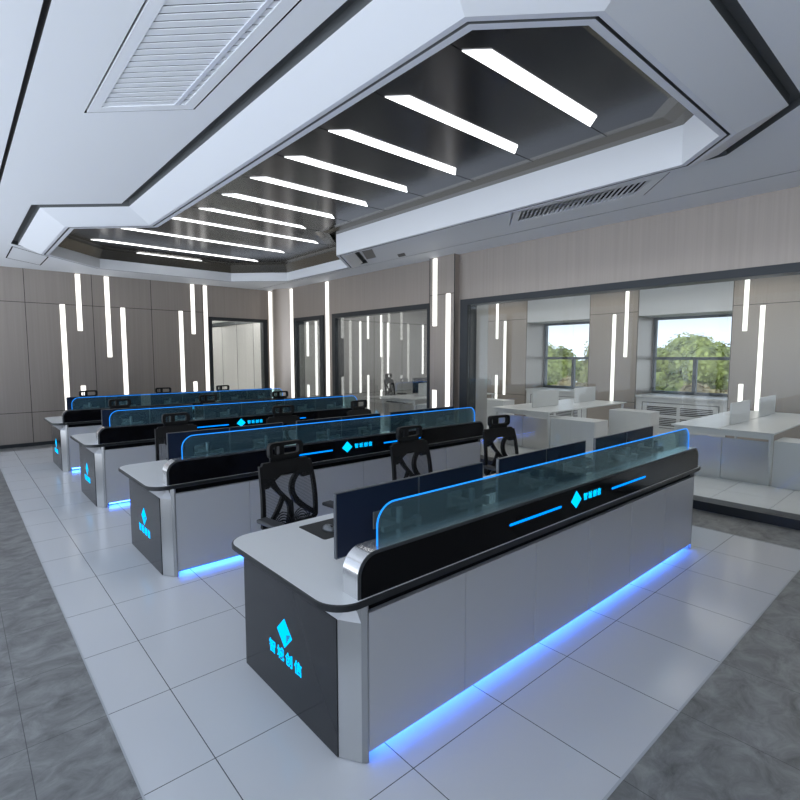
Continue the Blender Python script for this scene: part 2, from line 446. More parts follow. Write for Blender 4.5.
# unseen left wall, window openings added to light the room
bm = bmesh.new(); box(bm, (XL-.15, YF, 0), (XL, YW, .25)); box(bm, (XL-.15, YF, 3.3), (XL, YW, 3.6))
for y in (YF, -2.3, -.1, 2.1, 4.3, 6.5, 8.7, 10.9, YW-.12): box(bm, (XL-.15, y, .25), (XL, y+.12, 3.3))
fin(bm, 'wall_left', M['bronze'], kind='structure')
# front wall behind the viewer
bx('wall_front', (XL-.15, YF-.15, 0), (13.5, YF, 3.6), M['bronze'], kind='structure')
bx('ceiling_sky_block_slab', (XL-.4, YF-.4, 3.86), (13.7, 22.2, 4.0), M['slot'], kind='structure')  # unseen slab and edges, added to stop sky light leaking in
bx('wall_sky_block_edge', (XL-.35, YF-.15, 3.6), (XL, YW+.18, 3.86), M['slot'], kind='structure')
bx('wall_sky_block_edge', (XL, YF-.3, 3.6), (13.5, YF, 3.86), M['slot'], kind='structure')
bx('wall_sky_block_edge', (13.3, YF, 3.42), (13.6, YW+.18, 3.86), M['slot'], kind='structure')
# right wall (bronze header, piers)
bm = bmesh.new()
box(bm, (XW, YF, 2.75), (XW+.18, YW, 3.6))
box(bm, (XW, 5.86, 0), (XW+.18, 6.52, 2.75)); box(bm, (XW, 9.74, 0), (XW+.18, 10.12, 2.75)); box(bm, (XW, 11.46, 0), (XW+.18, YW, 2.75))
fin(bm, 'wall_right', M['bronze'], kind='structure')
bx('wall_pier_inner', (XW+.18, 5.87, 0), (7.27, 6.51, 3.41), M['pale_wall'], kind='structure')
# projecting column with wall lights
bm = bmesh.new(); box(bm, (6.44, 5.93, 0), (XW, 6.52, ZC)); fin(bm, 'column', M['bronze'])
tag(bpy.data.objects['column'], 'bronze metal clad column between two glazed bays of the right wall', 'column')
bm = bmesh.new()
for y in (5.93, 6.52): box(bm, (6.434, y-.006, 0), (6.441, y+.006, ZC))
box(bm, (6.438, 5.93, 2.865), (6.441, 6.52, 2.873))
sm = fin(bm, 'panel_seam', M['seam'], bpy.data.objects['column'])
# rounded corner column
bm = bmesh.new()
poly = [(6.47, YW)]
for i in range(13):
    a = PI + (PI/2)*i/12 if False else None
poly = [(XW, YW), (6.47, YW)] + [(6.47 - .17*math.sin(PI*i/12)*1.0 + .08*i/12, YW - .78*i/12) for i in range(1, 12)] + [(XW, YW-.78)]
prism(bm, poly, 0, ZC)
tag(fin(bm, 'corner_column', prin('corner_bronze', (.46, .40, .345), .34, metal=.6), smooth=True, ang=50), 'rounded bronze column filling the far right corner of the hall', 'column')

def strip_x(x, y, z0, z1, label, group, w=.085):
    """wall light on a plane x=const facing -x"""
    bm = bmesh.new(); box(bm, (x-.008, y-w/2, z0), (x+.004, y+w/2, z1))
    return tag(fin(bm, 'wall_strip_light', M['strip']), label, 'wall light', group)
def strip_y(x, y, z0, z1, label, group, w=.09):
    bm = bmesh.new(); box(bm, (x-w/2, y-.008, z0), (x+w/2, y+.004, z1))
    return tag(fin(bm, 'wall_strip_light', M['strip']), label, 'wall light', group)
G1 = 'vertical strip lights on the back wall'
for x, a, b, lab in [
    (1.755, .68, 2.86, 'long vertical white wall light, leftmost on bronze back wall'),
    (2.05, 2.33, 3.50, 'short vertical white light hanging from ceiling edge, second from left on back wall'),
    (2.05, .20, 1.18, 'short low vertical white light behind chair headrest at left of back wall'),
    (2.58, 1.78, 3.50, 'medium vertical white light from the ceiling, third column from left on back wall'),
    (2.87, .68, 2.86, 'long vertical white light, fourth from left on back wall right of a seam'),
    (4.10, .68, 2.86, 'long vertical white light left of the glazed door bay on back wall'),
    (4.385, 2.33, 3.50, 'short high vertical white light just left of the full height one on back wall'),
    (4.385, .20, 1.19, 'short low vertical white light left of the glazed door bay'),
    (4.685, .0, 3.50, 'full height white light along left edge of the glazed door bay'),
    (6.40, .0, 3.50, 'full height white light right of the glazed door bay by rounded corner')]:
    strip_y(x, YW, a, b, lab, G1)
G2 = 'vertical strip lights on the end wall of the glazed office'
for x, a, b, lab in [
    (7.52, 1.80, 3.5, 'vertical white light seen through narrow glazing, left of the pair'),
    (7.80, .68, 3.5, 'long vertical white light seen through narrow glazing, right of the pair'),
    (7.52, .2, 1.0, 'low short white light seen at bottom of the narrow glazing'),
    (9.36, .68, 2.86, 'long white light on office end wall, leftmost behind middle glazing'),
    (9.66, 2.33, 3.5, 'short high white light on office end wall, second behind middle glazing'),
    (9.66, .1, 1.22, 'short low white light on office end wall, under the second one'),
    (10.18, 1.78, 3.5, 'medium white light hanging high on office end wall, third behind middle glazing'),
    (10.18, .45, .74, 'tiny low white light on office end wall left of the desk chair'),
    (10.46, .70, 2.86, 'long white light on office end wall left of the desk chair'),
    (12.0, 1.2, 2.86, 'long white light on office end wall above the dark monitor'),
    (12.24, 2.33, 3.5, 'short high white light on office end wall near its right corner'),
    (12.24, .9, 1.25, 'small white light on office end wall just above the monitor')]:
    strip_y(x, YW, a, b, lab, G2, .075)
G3 = 'vertical strip lights on the right wall'
for x, y, a, b, lab in [
    (6.44, 6.39, 2.33, 3.50, 'short high white light at left of the bronze column face'),
    (6.44, 6.39, .2, 1.2, 'short low white light at left of the bronze column face'),
    (6.44, 6.07, .3, 2.87, 'long white light at right of the bronze column face'),
    (XW, 9.98, 0, 3.50, 'full height thin white light on pier between narrow and middle glazing'),
    (XW, 11.62, 0, 3.50, 'full height thin white light beside the rounded corner column')]:
    strip_x(x, y, a, b, lab, G3, .1 if y < 7 else .13)
G4 = 'vertical strip lights on the office window piers'
for y, a, b, lab in [
    (9.66, 2.32, 3.42, 'short high white light on far left window pier'), (9.66, .4, 1.23, 'short low white light on far left window pier'),
    (9.365, .65, 2.84, 'long white light on far left window pier'),
    (5.735, 1.78, 3.42, 'high white light on pier between the two office windows'), (6.04, .63, 2.83, 'long white light on pier between the two office windows'),
    (3.255, 2.32, 3.42, 'short high white light on pier right of the right window'), (3.265, .3, 1.22, 'short low white light on pier right of the right window'),
    (2.96, .65, 2.83, 'long white light on pier right of the right window')]:
    strip_x(X2, y, a, b, lab, G4, .085)

# glazed bays -------------------------------------------------------
def bay_x(y0, y1, joints, label, fw=.11, top=2.75, x=6.50, extra=None):
    global OFF
    OFF = Vector((x, (y0+y1)/2, 0))
    t = thing('glass_partition', tuple(OFF), label, 'glass partition', 'floor to ceiling glass bays of the right wall')
    bm = bmesh.new()
    box(bm, (x, y0, 2.655), (x+.24, y1, top)); box(bm, (x, y0, 0), (x+.24, y1, .105))
    box(bm, (x, y0, .105), (x+.24, y0+fw, 2.655)); box(bm, (x, y1-fw, .105), (x+.24, y1, 2.655))
    fin(bm, 'metal_frame', M['frame_dark'], t)
    js = [y0+fw] + joints + [y1-fw]
    for a, b in zip(js[:-1], js[1:]):
        bx('glass_pane', (x+.036, a+.002, .105), (x+.044, b-.002, 2.655), M['glass'], t)
    OFF = Vector((0, 0, 0)); return t
bay_x(YF+.02, 5.85, [-2.6, -.8, .95, 1.89, 3.77], 'wide glass partition in black frame on the right, nearest bay', .16)
bay_x(6.53, 9.73, [8.1], 'glass partition in black frame left of the bronze column', .12)
bay_x(10.13, 11.45, [], 'narrow glass partition near the far right corner', .12)
OFF = Vector((5.53, YW, 0))
t = thing('glass_door_bay', tuple(OFF), 'glazed door bay in the back wall with dark frame', 'glass door')
bm = bmesh.new()
box(bm, (4.75, YW-.02, 2.68), (6.30, YW+.16, 2.76)); box(bm, (4.75, YW-.02, 0), (4.83, YW+.16, 2.68)); box(bm, (6.18, YW-.02, 0), (6.30, YW+.16, 2.68))
fin(bm, 'metal_frame', M['frame_dark'], t)
for a, b in ((4.83, 5.50), (5.504, 6.18)): bx('glass_pane', (a, YW+.02, .01), (b, YW+.03, 2.68), M['glass'], t)
OFF = Vector((0, 0, 0))
# corridor behind
bm = bmesh.new(); box(bm, (3.4, YW+.18, -.02), (7.0, 22, 0)); fin(bm, 'floor', M['tile'], kind='structure')
bm = bmesh.new(); box(bm, (3.4, YW+.18, 3.3), (7.0, 22, 3.35)); fin(bm, 'ceiling', M['ceil'], kind='structure')
bm = bmesh.new(); box(bm, (7.0, YW+.18, 0), (7.1, 22, 3.35)); fin(bm, 'wall_corridor_right', M['pale_wall'], kind='structure')
bm = bmesh.new(); box(bm, (3.3, YW+.18, 0), (3.4, 22, 3.35)); fin(bm, 'wall_corridor_left', M['pale_wall'], kind='structure')
bm = bmesh.new(); box(bm, (3.3, 22, 0), (7.1, 22.1, 3.35)); fin(bm, 'wall_corridor_back', M['white_paint'], kind='structure')
bm = bmesh.new(); box(bm, (6.95, YW+.18, 2.82), (7.0, 22, 2.95)); fin(bm, tn(), M['frame_dark'], kind='structure')
bm = bmesh.new()
for y in (13.6, 14.8, 16.0, 17.2, 18.4): box(bm, (6.995, y-.006, 0), (7.0, y+.006, 2.82))
fin(bm, tn(), M['seam'], kind='structure')
for y, lab in ((14.2, 'nearer corridor ceiling light behind the glazed door'), (17.6, 'farther corridor ceiling light behind the glazed door')):
    bm = bmesh.new(); box(bm, (4.2, y, 3.27), (6.4, y+.25, 3.299)); tag(fin(bm, 'corridor_light', M['strip_r']), lab, 'ceiling light', 'corridor ceiling lights')

# glazed office beyond the right wall --------------------------------
bm = bmesh.new(); box(bm, (XW+.18, YF, 3.42), (13.5, YW, 3.5)); fin(bm, 'ceiling', M['ceil'], kind='structure')
# window wall: piers, recesses
recs = [(-1.55, .35), (1.0-.75, 1.0-.75), (3.5, 5.45), (6.7, 8.6), (10.06, 11.9)]
recs = [(-2.9, -.95), (.25, 2.2), (3.5, 5.45), (6.7, 8.6), (10.62, 12.1)]  # first two recesses are out of view, added as openings for light
edges = [YF] + [v for r in recs for v in r] + [YW]
for a, b in zip(edges[0::2], edges[1::2]): bx('wall_window_side', (X2, a, 0), (13.5, b, 3.42), M['bronze'], kind='structure')
for a, b in zip(edges[0::2], edges[1::2]):
    if b-a > .6: seams_x(tn(), [a+.01, b-.01], [2.86, .68], X2, a, b, 0, 3.42)
for a, b in recs:
    bx('wall_window_head', (X2+.01, a, 2.76), (13.5, b, 3.42), M['white_paint'], kind='structure')         # panel and soffit above the recess
    bx('wall_window_breast', (XN-.01, a, 0), (13.5, b, .86), M['white_paint'], kind='structure')
wn = 0
for (a, b) in recs:
    wn += 1
    OFF = Vector((0, 0, 0))
    o = bx('window_%d' % wn, (XN+.05, a, .86), (XN+.058, b, 2.76), M['glass_win'], kind='structure')
    bm = bmesh.new()
    box(bm, (XN, a, .86), (XN+.09, b, .94)); box(bm, (XN, a, 2.70), (XN+.09, b, 2.76))
    box(bm, (XN, a, .94), (XN+.09, a+.06, 2.70)); box(bm, (XN, b-.06, .94), (XN+.09, b, 2.70))
    box(bm, (XN, a+.06, 1.71), (XN+.09, b-.06, 1.78)); box(bm, (XN, (a+b)/2-.04, .94), (XN+.09, (a+b)/2+.04, 1.71))
    fin(bm, 'window_frame', prin('window_aluminium', (.12, .135, .15), .4, metal=.4) if wn == 1 else bpy.data.materials['window_aluminium'], o)
    # sill and radiator cover
    names = ['out of view', 'beside the nearest pier', 'right', 'left', 'far left']
    if wn < 3: continue
    OFF = Vector((X2+.45, (a+b)/2, 0))
    t = thing('radiator_cover', tuple(OFF), 'white louvred radiator cover with sill under the %s office window' % names[wn-1], 'radiator cover', 'radiator covers under the office windows')
    bx('sill', (X2-.02, a+.006, .83), (XN-.016, b-.006, .87), M['white_furn'], t)
    bx('body', (X2+.03, a+.006, 0), (XN-.016, b-.006, .83), M['white_furn'], t)
    bm = bmesh.new(); y0, y1 = a+.15, b-.15
    for (u0, u1, w0, w1) in ((y0, y1, .12, .135), (y0, y1, .70, .715), (y0, y0+.015, .12, .715), (y1-.015, y1, .12, .715)): box(bm, (X2+.022, u0, w0), (X2+.031, u1, w1))
    fin(bm, 'panel_outline', M['arm'], t)
    for (u0, u1) in ((y0+.12, (y0+y1)/2-.04), ((y0+y1)/2+.04, y1-.12)):
        for (w0, w1) in ((.18, .38), (.44, .64)):
            bm = bmesh.new()
            for i in range(5):
                z = w0 + (w1-w0)*i/5; box(bm, (X2+.024, u0, z), (X2+.031, u1, z+.02))
            fin(bm, 'louvre_panel', M['grille'], t)
OFF = Vector((0, 0, 0))
# unseen fill lights added under the office ceiling
for i, (x, y) in enumerate([(8.4, .5), (8.4, 3.8), (8.4, 7.2), (8.4, 10.6), (10.9, .5), (10.9, 3.8), (10.9, 7.2), (10.9, 10.6)]):
    bm = bmesh.new(); box(bm, (x-.45, y-1.2, 3.405), (x+.45, y+1.2, 3.42))
    tag(fin(bm, 'office_fill_light', M['fill_o']), 'unseen flat light panel added to brighten the glazed office', 'ceiling light', 'added fill light panels of the glazed office')

# white benches ------------------------------------------------------
def bench(y0, label, g):
    global OFF
    OFF = Vector((9.9, y0+.66, 0))
    t = thing('office_bench', tuple(OFF), label, 'desk', g)
    cy = y0+.66
    bx('desktop', (8.28, y0, .735), (11.5, cy-.006, .76), M['white_furn'], t, bev=.006)
    bx('desktop', (8.28, cy+.006, .735), (11.5, y0+1.32, .76), M['white_furn'], t, bev=.006)
    bx('cable_tray', (8.5, cy-.1, .69), (11.3, cy+.1, .734), M['arm'], t)
    bx('apron', (8.34, y0+.03, .66), (8.38, y0+1.29, .734), M['white_furn'], t)
    bx('end_panel', (8.43, y0+.06, 0), (8.47, cy-.005, .61), M['steel'], t)
    bx('end_panel', (8.43, cy+.005, 0), (8.47, y0+1.26, .61), M['steel'], t)
    for x in (8.36, 11.40):
        for yy, s in ((y0+.05, -1), (y0+1.27, 1)):
            bm = bmesh.new(); tube(bm, [(x, yy+.0, .735), (x+(.12 if x < 9 else -.12), yy-.02*s, 0)], .025, 8, rads=[.03, .016]); fin(bm, 'leg', M['white_furn'], t)
    for (xa, xb) in ((8.43, 8.93), (10.72, 11.2)):
        bm = bmesh.new(); bbox(bm, (xa, y0-.84, 0), (xb, y0+.03, .64), .006); c = fin(bm, 'return_cabinet', M['white_furn'], t)
        bm = bmesh.new()
        for z in (.02, .31, .35): box(bm, (xa+.03, y0-.845, z), (xb-.03, y0-.84, z+.26 if z != .31 else z+.004))
        fin(bm, 'drawer_fronts', M['white_paint'], c)
    OFF = Vector((0, 0, 0))
    return t
G5 = 'white office benches behind the glass'
bench(1.76, 'white office bench nearest the viewer behind the right glass', G5)
bench(5.24, 'white office bench in the middle behind the right glass', G5)
bench(8.95, 'white office bench farthest back behind the column', G5)
def privacy(x0, x1, y, label):
    bm = bmesh.new()
    prism(bm, rrect(x0, .765, x1, 1.095, .02, 3), y-.012, y+.012, 'y')
    return tag(fin(bm, 'privacy_screen', M['white_furn']), label, 'desk screen', 'white privacy screens on the office benches')
privacy(8.77, 9.70, 2.42, 'white privacy screen at left on the nearest office bench'); privacy(10.3, 11.28, 2.42, 'white privacy screen at right on the nearest office bench')
privacy(8.75, 9.70, 5.90, 'white privacy screen at left on the middle office bench'); privacy(10.36, 11.28, 5.90, 'white privacy screen at right on the middle office bench')
privacy(9.1, 9.62, 9.61, 'small pale privacy screen in front of the dark monitor on farthest bench'); privacy(10.3, 11.2, 9.61, 'white privacy screen at right on the farthest office bench')

# ------------------------------------------------------------------ console desk
def text_mesh(s, size, name, mat, parent, loc, rot, extr=.0015, bold=.012):
    cu = bpy.data.curves.new('txt', 'FONT'); cu.body = s; cu.size = size; cu.extrude = extr; cu.offset = bold*size
    cu.align_x = 'CENTER'; cu.align_y = 'CENTER'; cu.space_character = 1.4; cu.resolution_u = 3
    to = bpy.data.objects.new('txt', cu); COL.objects.link(to)
    dg = bpy.context.evaluated_depsgraph_get(); dg.update()
    me = bpy.data.meshes.new_from_object(to.evaluated_get(dg))
    me.materials.clear()
    me.transform(Matrix.Translation(Vector(loc)-OFF) @ rot.to_4x4())
    bpy.data.objects.remove(to); bpy.data.curves.remove(cu)
    return link(name, me, mat, parent)
ROT_FRONT = Matrix(((1, 0, 0), (0, 0, -1), (0, 1, 0)))     # text x->X, y->Z, normal -> -Y
ROT_LEFT = Matrix(((0, 0, -1), (-1, 0, 0), (0, 1, 0)))      # facing -X
ROT_RIGHT = Matrix(((0, 0, 1), (1, 0, 0), (0, 1, 0)))       # facing +X
WORD = '智城创信'
XC = 3.19
def mir(poly): return [(2*XC-x, y) for x, y in poly][::-1]
def make_desk(label):
    global OFF
    OFF = Vector((XC, 2.2, 0))
    t = thing('console_desk', tuple(OFF), label, 'desk', 'long control console desks')
    # worktop with layered edge
    bm = bmesh.new(); prism(bm, rrect(1.099, 1.653, 5.281, 2.741, .137, 10), .745, .773); fin(bm, 'worktop', M['desktop'], t)
    bm = bmesh.new(); o1 = rrect(1.09, 1.645, 5.29, 2.75, .145, 10); i1 = rrect(1.099, 1.653, 5.281, 2.741, .137, 10)
    ring_face(bm, o1, o1, .748, .769); ring_face(bm, o1, i1, .769, .7725); ring_face(bm, i1, o1, .745, .748)
    fin(bm, 'edge_band', M['edge_dark'], t)
    bm = bmesh.new(); prism(bm, rrect(1.10, 1.655, 5.28, 2.74, .135, 10), .738, .745); fin(bm, 'edge_line', M['frame_dark'], t)
    bm = bmesh.new(); prism(bm, rrect(1.26, 1.70, 5.12, 2.70, .03, 6), .692, .738); fin(bm, 'shadow_gap', M['black'], t)
    # carcass and plinth
    bx('carcass', (1.32, 1.692, .06), (5.06, 2.15, .692), M['door'], t)
    bx('plinth', (1.32, 1.78, 0), (5.06, 2.12, .06), M['edge_dark'], t)
    bx('plinth_light', (1.33, 1.765, .015), (5.05, 1.779, .05), M['led_under'], t)
    for i in range(6):
        x0 = 1.289 + .6338*i
        bx('cabinet_door', (x0+.002, 1.672, .05), (x0+.6338-.002, 1.69, .692), M['door'], t, bev=.0015)
    # end pods
    pod = [(1.205, 1.785), (1.262, 1.690), (1.300, 1.690), (1.300, 2.734), (1.205, 2.734)]
    top = [(1.262, 1.80), (1.264, 1.745), (1.300, 1.700), (1.300, 2.70), (1.262, 2.70)]
    post = [(1.262, 1.691), (1.2815, 1.671), (1.2875, 1.671), (1.2875, 1.76), (1.262, 1.76)]
    for s in (0, 1):
        f = (lambda p: p) if s == 0 else mir
        bm = bmesh.new(); prism(bm, f(pod), 0.004, .648); 
        fin(bm, 'end_pod', M['steel'], t)
        bm = bmesh.new(); loft(bm, f(pod), .648, f(top), .737); fin(bm, 'pod_shoulder', M['door'], t)
        bm = bmesh.new(); prism(bm, f(post), .004, .737); fin(bm, 'corner_post', M['post'], t)
        xs_ = (1.199, 1.2055) if s == 0 else (2*XC-1.2055, 2*XC-1.199)
        pn = bx('end_panel', (xs_[0], 1.788, .004), (xs_[1], 2.730, .648), M['panel_dark'], t)
        xf = 1.1985 if s == 0 else 2*XC-1.1985; sg = -1 if s == 0 else 1
        rot = ROT_LEFT if s == 0 else ROT_RIGHT
        bm = bmesh.new()
        # diamond of two folded planes
        yc = 2.26; cz = .385
        prism(bm, [(yc+.078, cz), (yc, cz-.078), (yc-.078, cz), (yc, cz+.078)], xf-.001, xf+.001, 'x')
        dm = fin(bm, 'logo_diamond', M['logo'], pn)
        bm = bmesh.new()
        for q in range(4):
            yy = yc + (-.025-.010*q)*(1 if s == 0 else -1); zz = cz-.012+.004*q
            box(bm, (xf-.0016, yy-.003, zz-.028+.010*q), (xf+.0016, yy+.003, zz+.012))
        fin(bm, 'logo_slats', M['panel_dark'], pn)
        text_mesh(WORD, .074, 'logo_lettering', M['logo'], pn, (xf+sg*.0005, yc, .255), rot)
    # raised beam
    bm = bmesh.new(); prism(bm, rrect(1.228, .771, 5.152, .966, .10, 10, (0, 0, 1, 1)), 1.667, 1.775, 'y')
    bmn = fin(bm, 'raised_beam', M['steel_polish'], t, smooth=True, ang=30)
    bm = bmesh.new()
    a = rrect(1.2275, .7715, 5.1525, .9665, .10, 10, (0, 0, 1, 1)); b = rrect(1.244, .7715, 5.136, .952, .088, 10, (0, 0, 1, 1))
    prism(bm, a, 1.663, 1.6672, 'y'); fin(bm, 'beam_rim', prin('beam_rim_metal', (.09, .095, .1), .35, metal=.5), t)
    bm = bmesh.new(); prism(bm, b, 1.6610, 1.6640, 'y'); bp = fin(bm, 'beam_panel', M['gloss_black'], t)
    for (u0, u1) in ((2.27, 2.80), (3.46, 4.01)):
        bm = bmesh.new(); prism(bm, rrect(u0, .858, u1, .872, .0068, 4), 1.6585, 1.6612, 'y'); fin(bm, 'light_bar', M['bar'], bp)
    bm = bmesh.new(); prism(bm, [(2.915, .872), (2.977, .822), (3.04, .872), (2.977, .934)], 1.6585, 1.6612, 'y'); fin(bm, 'logo_diamond', M['logo'], bp)
    text_mesh(WORD, .050, 'logo_lettering', M['logo'], bp, (3.185, 1.6597, .874), ROT_FRONT)
    # glass screen with lit edge
    g = rrect(1.365, .960, 5.015, 1.150, .10, 10, (0, 0, 1, 1))
    bm = bmesh.new(); prism(bm, g, 1.701, 1.709, 'y'); gs = fin(bm, 'glass_screen', M['glass_blue'], t)
    bm = bmesh.new(); path = [p for p in g]; path = path[1:]+path[:1]
    tube(bm, [(p[0], 1.705, p[1]) for p in path], .0042, 6); fin(bm, 'lit_edge', M['led_blue'], gs)
    OFF = Vector((0, 0, 0))
    return t
PIT = 2.54
dl = ['long white console desk nearest the viewer with blue lit edges', 'long white console desk, second row from the viewer',
      'long white console desk, third row from the viewer', 'long white console desk in the last row by the back wall']
desk0 = make_desk(dl[0])
for k in range(1, 4): dup(desk0, (XC, 2.2+PIT*k, 0), 0, dl[k])

# ------------------------------------------------------------------ monitors
def make_monitor(label):
    t = thing('monitor', (0, 0, 0), label, 'monitor', 'monitors on the console desks')
    bx('rear_shell', (-.272, -.012, .052), (.272, .006, .372), M['mon'], t, bev=.002)
    bm = bmesh.new()
    for a, b in (((-.274, -.0125, .050), (-.268, .0065, .374)), ((.268, -.0125, .050), (.274, .0065, .374)), ((-.274, -.0125, .370), (.274, .0065, .374)), ((-.274, -.0125, .05), (.274, .0065, .054))): box(bm, a, b)
    fin(bm, 'bezel', M['mon_edge'], t)
    bx('screen', (-.266, .0055, .056), (.266, .0085, .368), M['screen'], t)
    bm = bmesh.new(); tube(bm, [(.02, -.14, 0), (.02, -.14, .012)], .055, 20); tube(bm, [(.02, -.14, .0), (.02, -.14, .28)], .017, 12); fin(bm, 'stand_post', M['arm'], t)
    bm = bmesh.new()
    bbox(bm, (-.09, -.152, .175), (.14, -.128, .205), .004); bbox(bm, (-.015, -.135, .170), (.04, -.012, .21), .004); bbox(bm, (-.05, -.02, .15), (.07, -.012, .24), .003)
    bbox(bm, (.125, -.162, .165), (.155, -.118, .215), .006)
    fin(bm, 'support_arm', M['arm'], t)
    return t
mon0 = make_monitor('x')
row = ['nearest desk', 'second desk', 'third desk', 'back row desk']
xsm = [1.612, 2.160, 2.862, 3.408, 4.108, 4.655]
first = True
for k in range(4):
    for i, x in enumerate(xsm):
        lab = f'black flat monitor seen from behind on the {row[k]}, ' + ['leftmost', 'second from left', 'third from left', 'third from right', 'second from right', 'rightmost'][i]
        if first: mon0.location = (x, 2.0, .771); mon0['label'] = lab; first = False
        else: dup(mon0, (x, 2.0+PIT*k, .771), 0, lab)
# desk pads, keyboards, mice
def make_keyboard():
    t = thing('keyboard', (0, 0, 0), 'x', 'keyboard', 'keyboards on the console desks')
    bx('case', (-.21, -.065, 0), (.21, .065, .016), M['plastic'], t, bev=.004)
    bm = bmesh.new()
    for r in range(5):
        for c in range(15): box(bm, (-.2+c*.0267, -.055+r*.022, .016), (-.2+c*.0267+.022, -.055+r*.022+.018, .021))
    fin(bm, 'keys', M['arm'], t); return t
def make_mouse():
    t = thing('mouse', (0, 0, 0), 'x', 'mouse', 'mice on the console desks')
    bm = bmesh.new(); bmesh.ops.create_uvsphere(bm, u_segments=16, v_segments=10, radius=1)
    for v in bm.verts: v.co = Vector((v.co.x*.032, v.co.y*.055, max(v.co.z, 0)*.034))
    fin(bm, 'body', M['arm'], t, smooth=True); bx('wheel', (-.004, -.035, .026), (.004, -.018, .033), M['plastic'], t); return t
kb = make_keyboard(); ms = make_mouse()
pos = ['left', 'middle', 'right']
for i, x in enumerate((1.86, 3.11, 4.36)):
    bm = bmesh.new(); prism(bm, rrect(x-.35, 2.36, x+.35, 2.65, .015, 3), .771, .774)
    tag(fin(bm, 'desk_pad', M['pad']), f'black desk pad at the {pos[i]} seat of the nearest desk', 'desk pad', 'desk pads on the nearest desk')
    for src, xx, nm in ((kb, x+.02, 'keyboard'), (ms, x-.27 if i == 0 else x+.28, 'mouse')):
        lab = f'black {nm} on the pad at the {pos[i]} seat of the nearest desk' if nm == 'keyboard' else f'dark grey mouse on the pad at the {pos[i]} seat of the nearest desk'
        if i == 0: src.location = (xx+(.08 if nm == 'keyboard' else .03), 2.48, .774); src['label'] = lab
        else: dup(src, (xx, 2.48, .774), 0, lab)

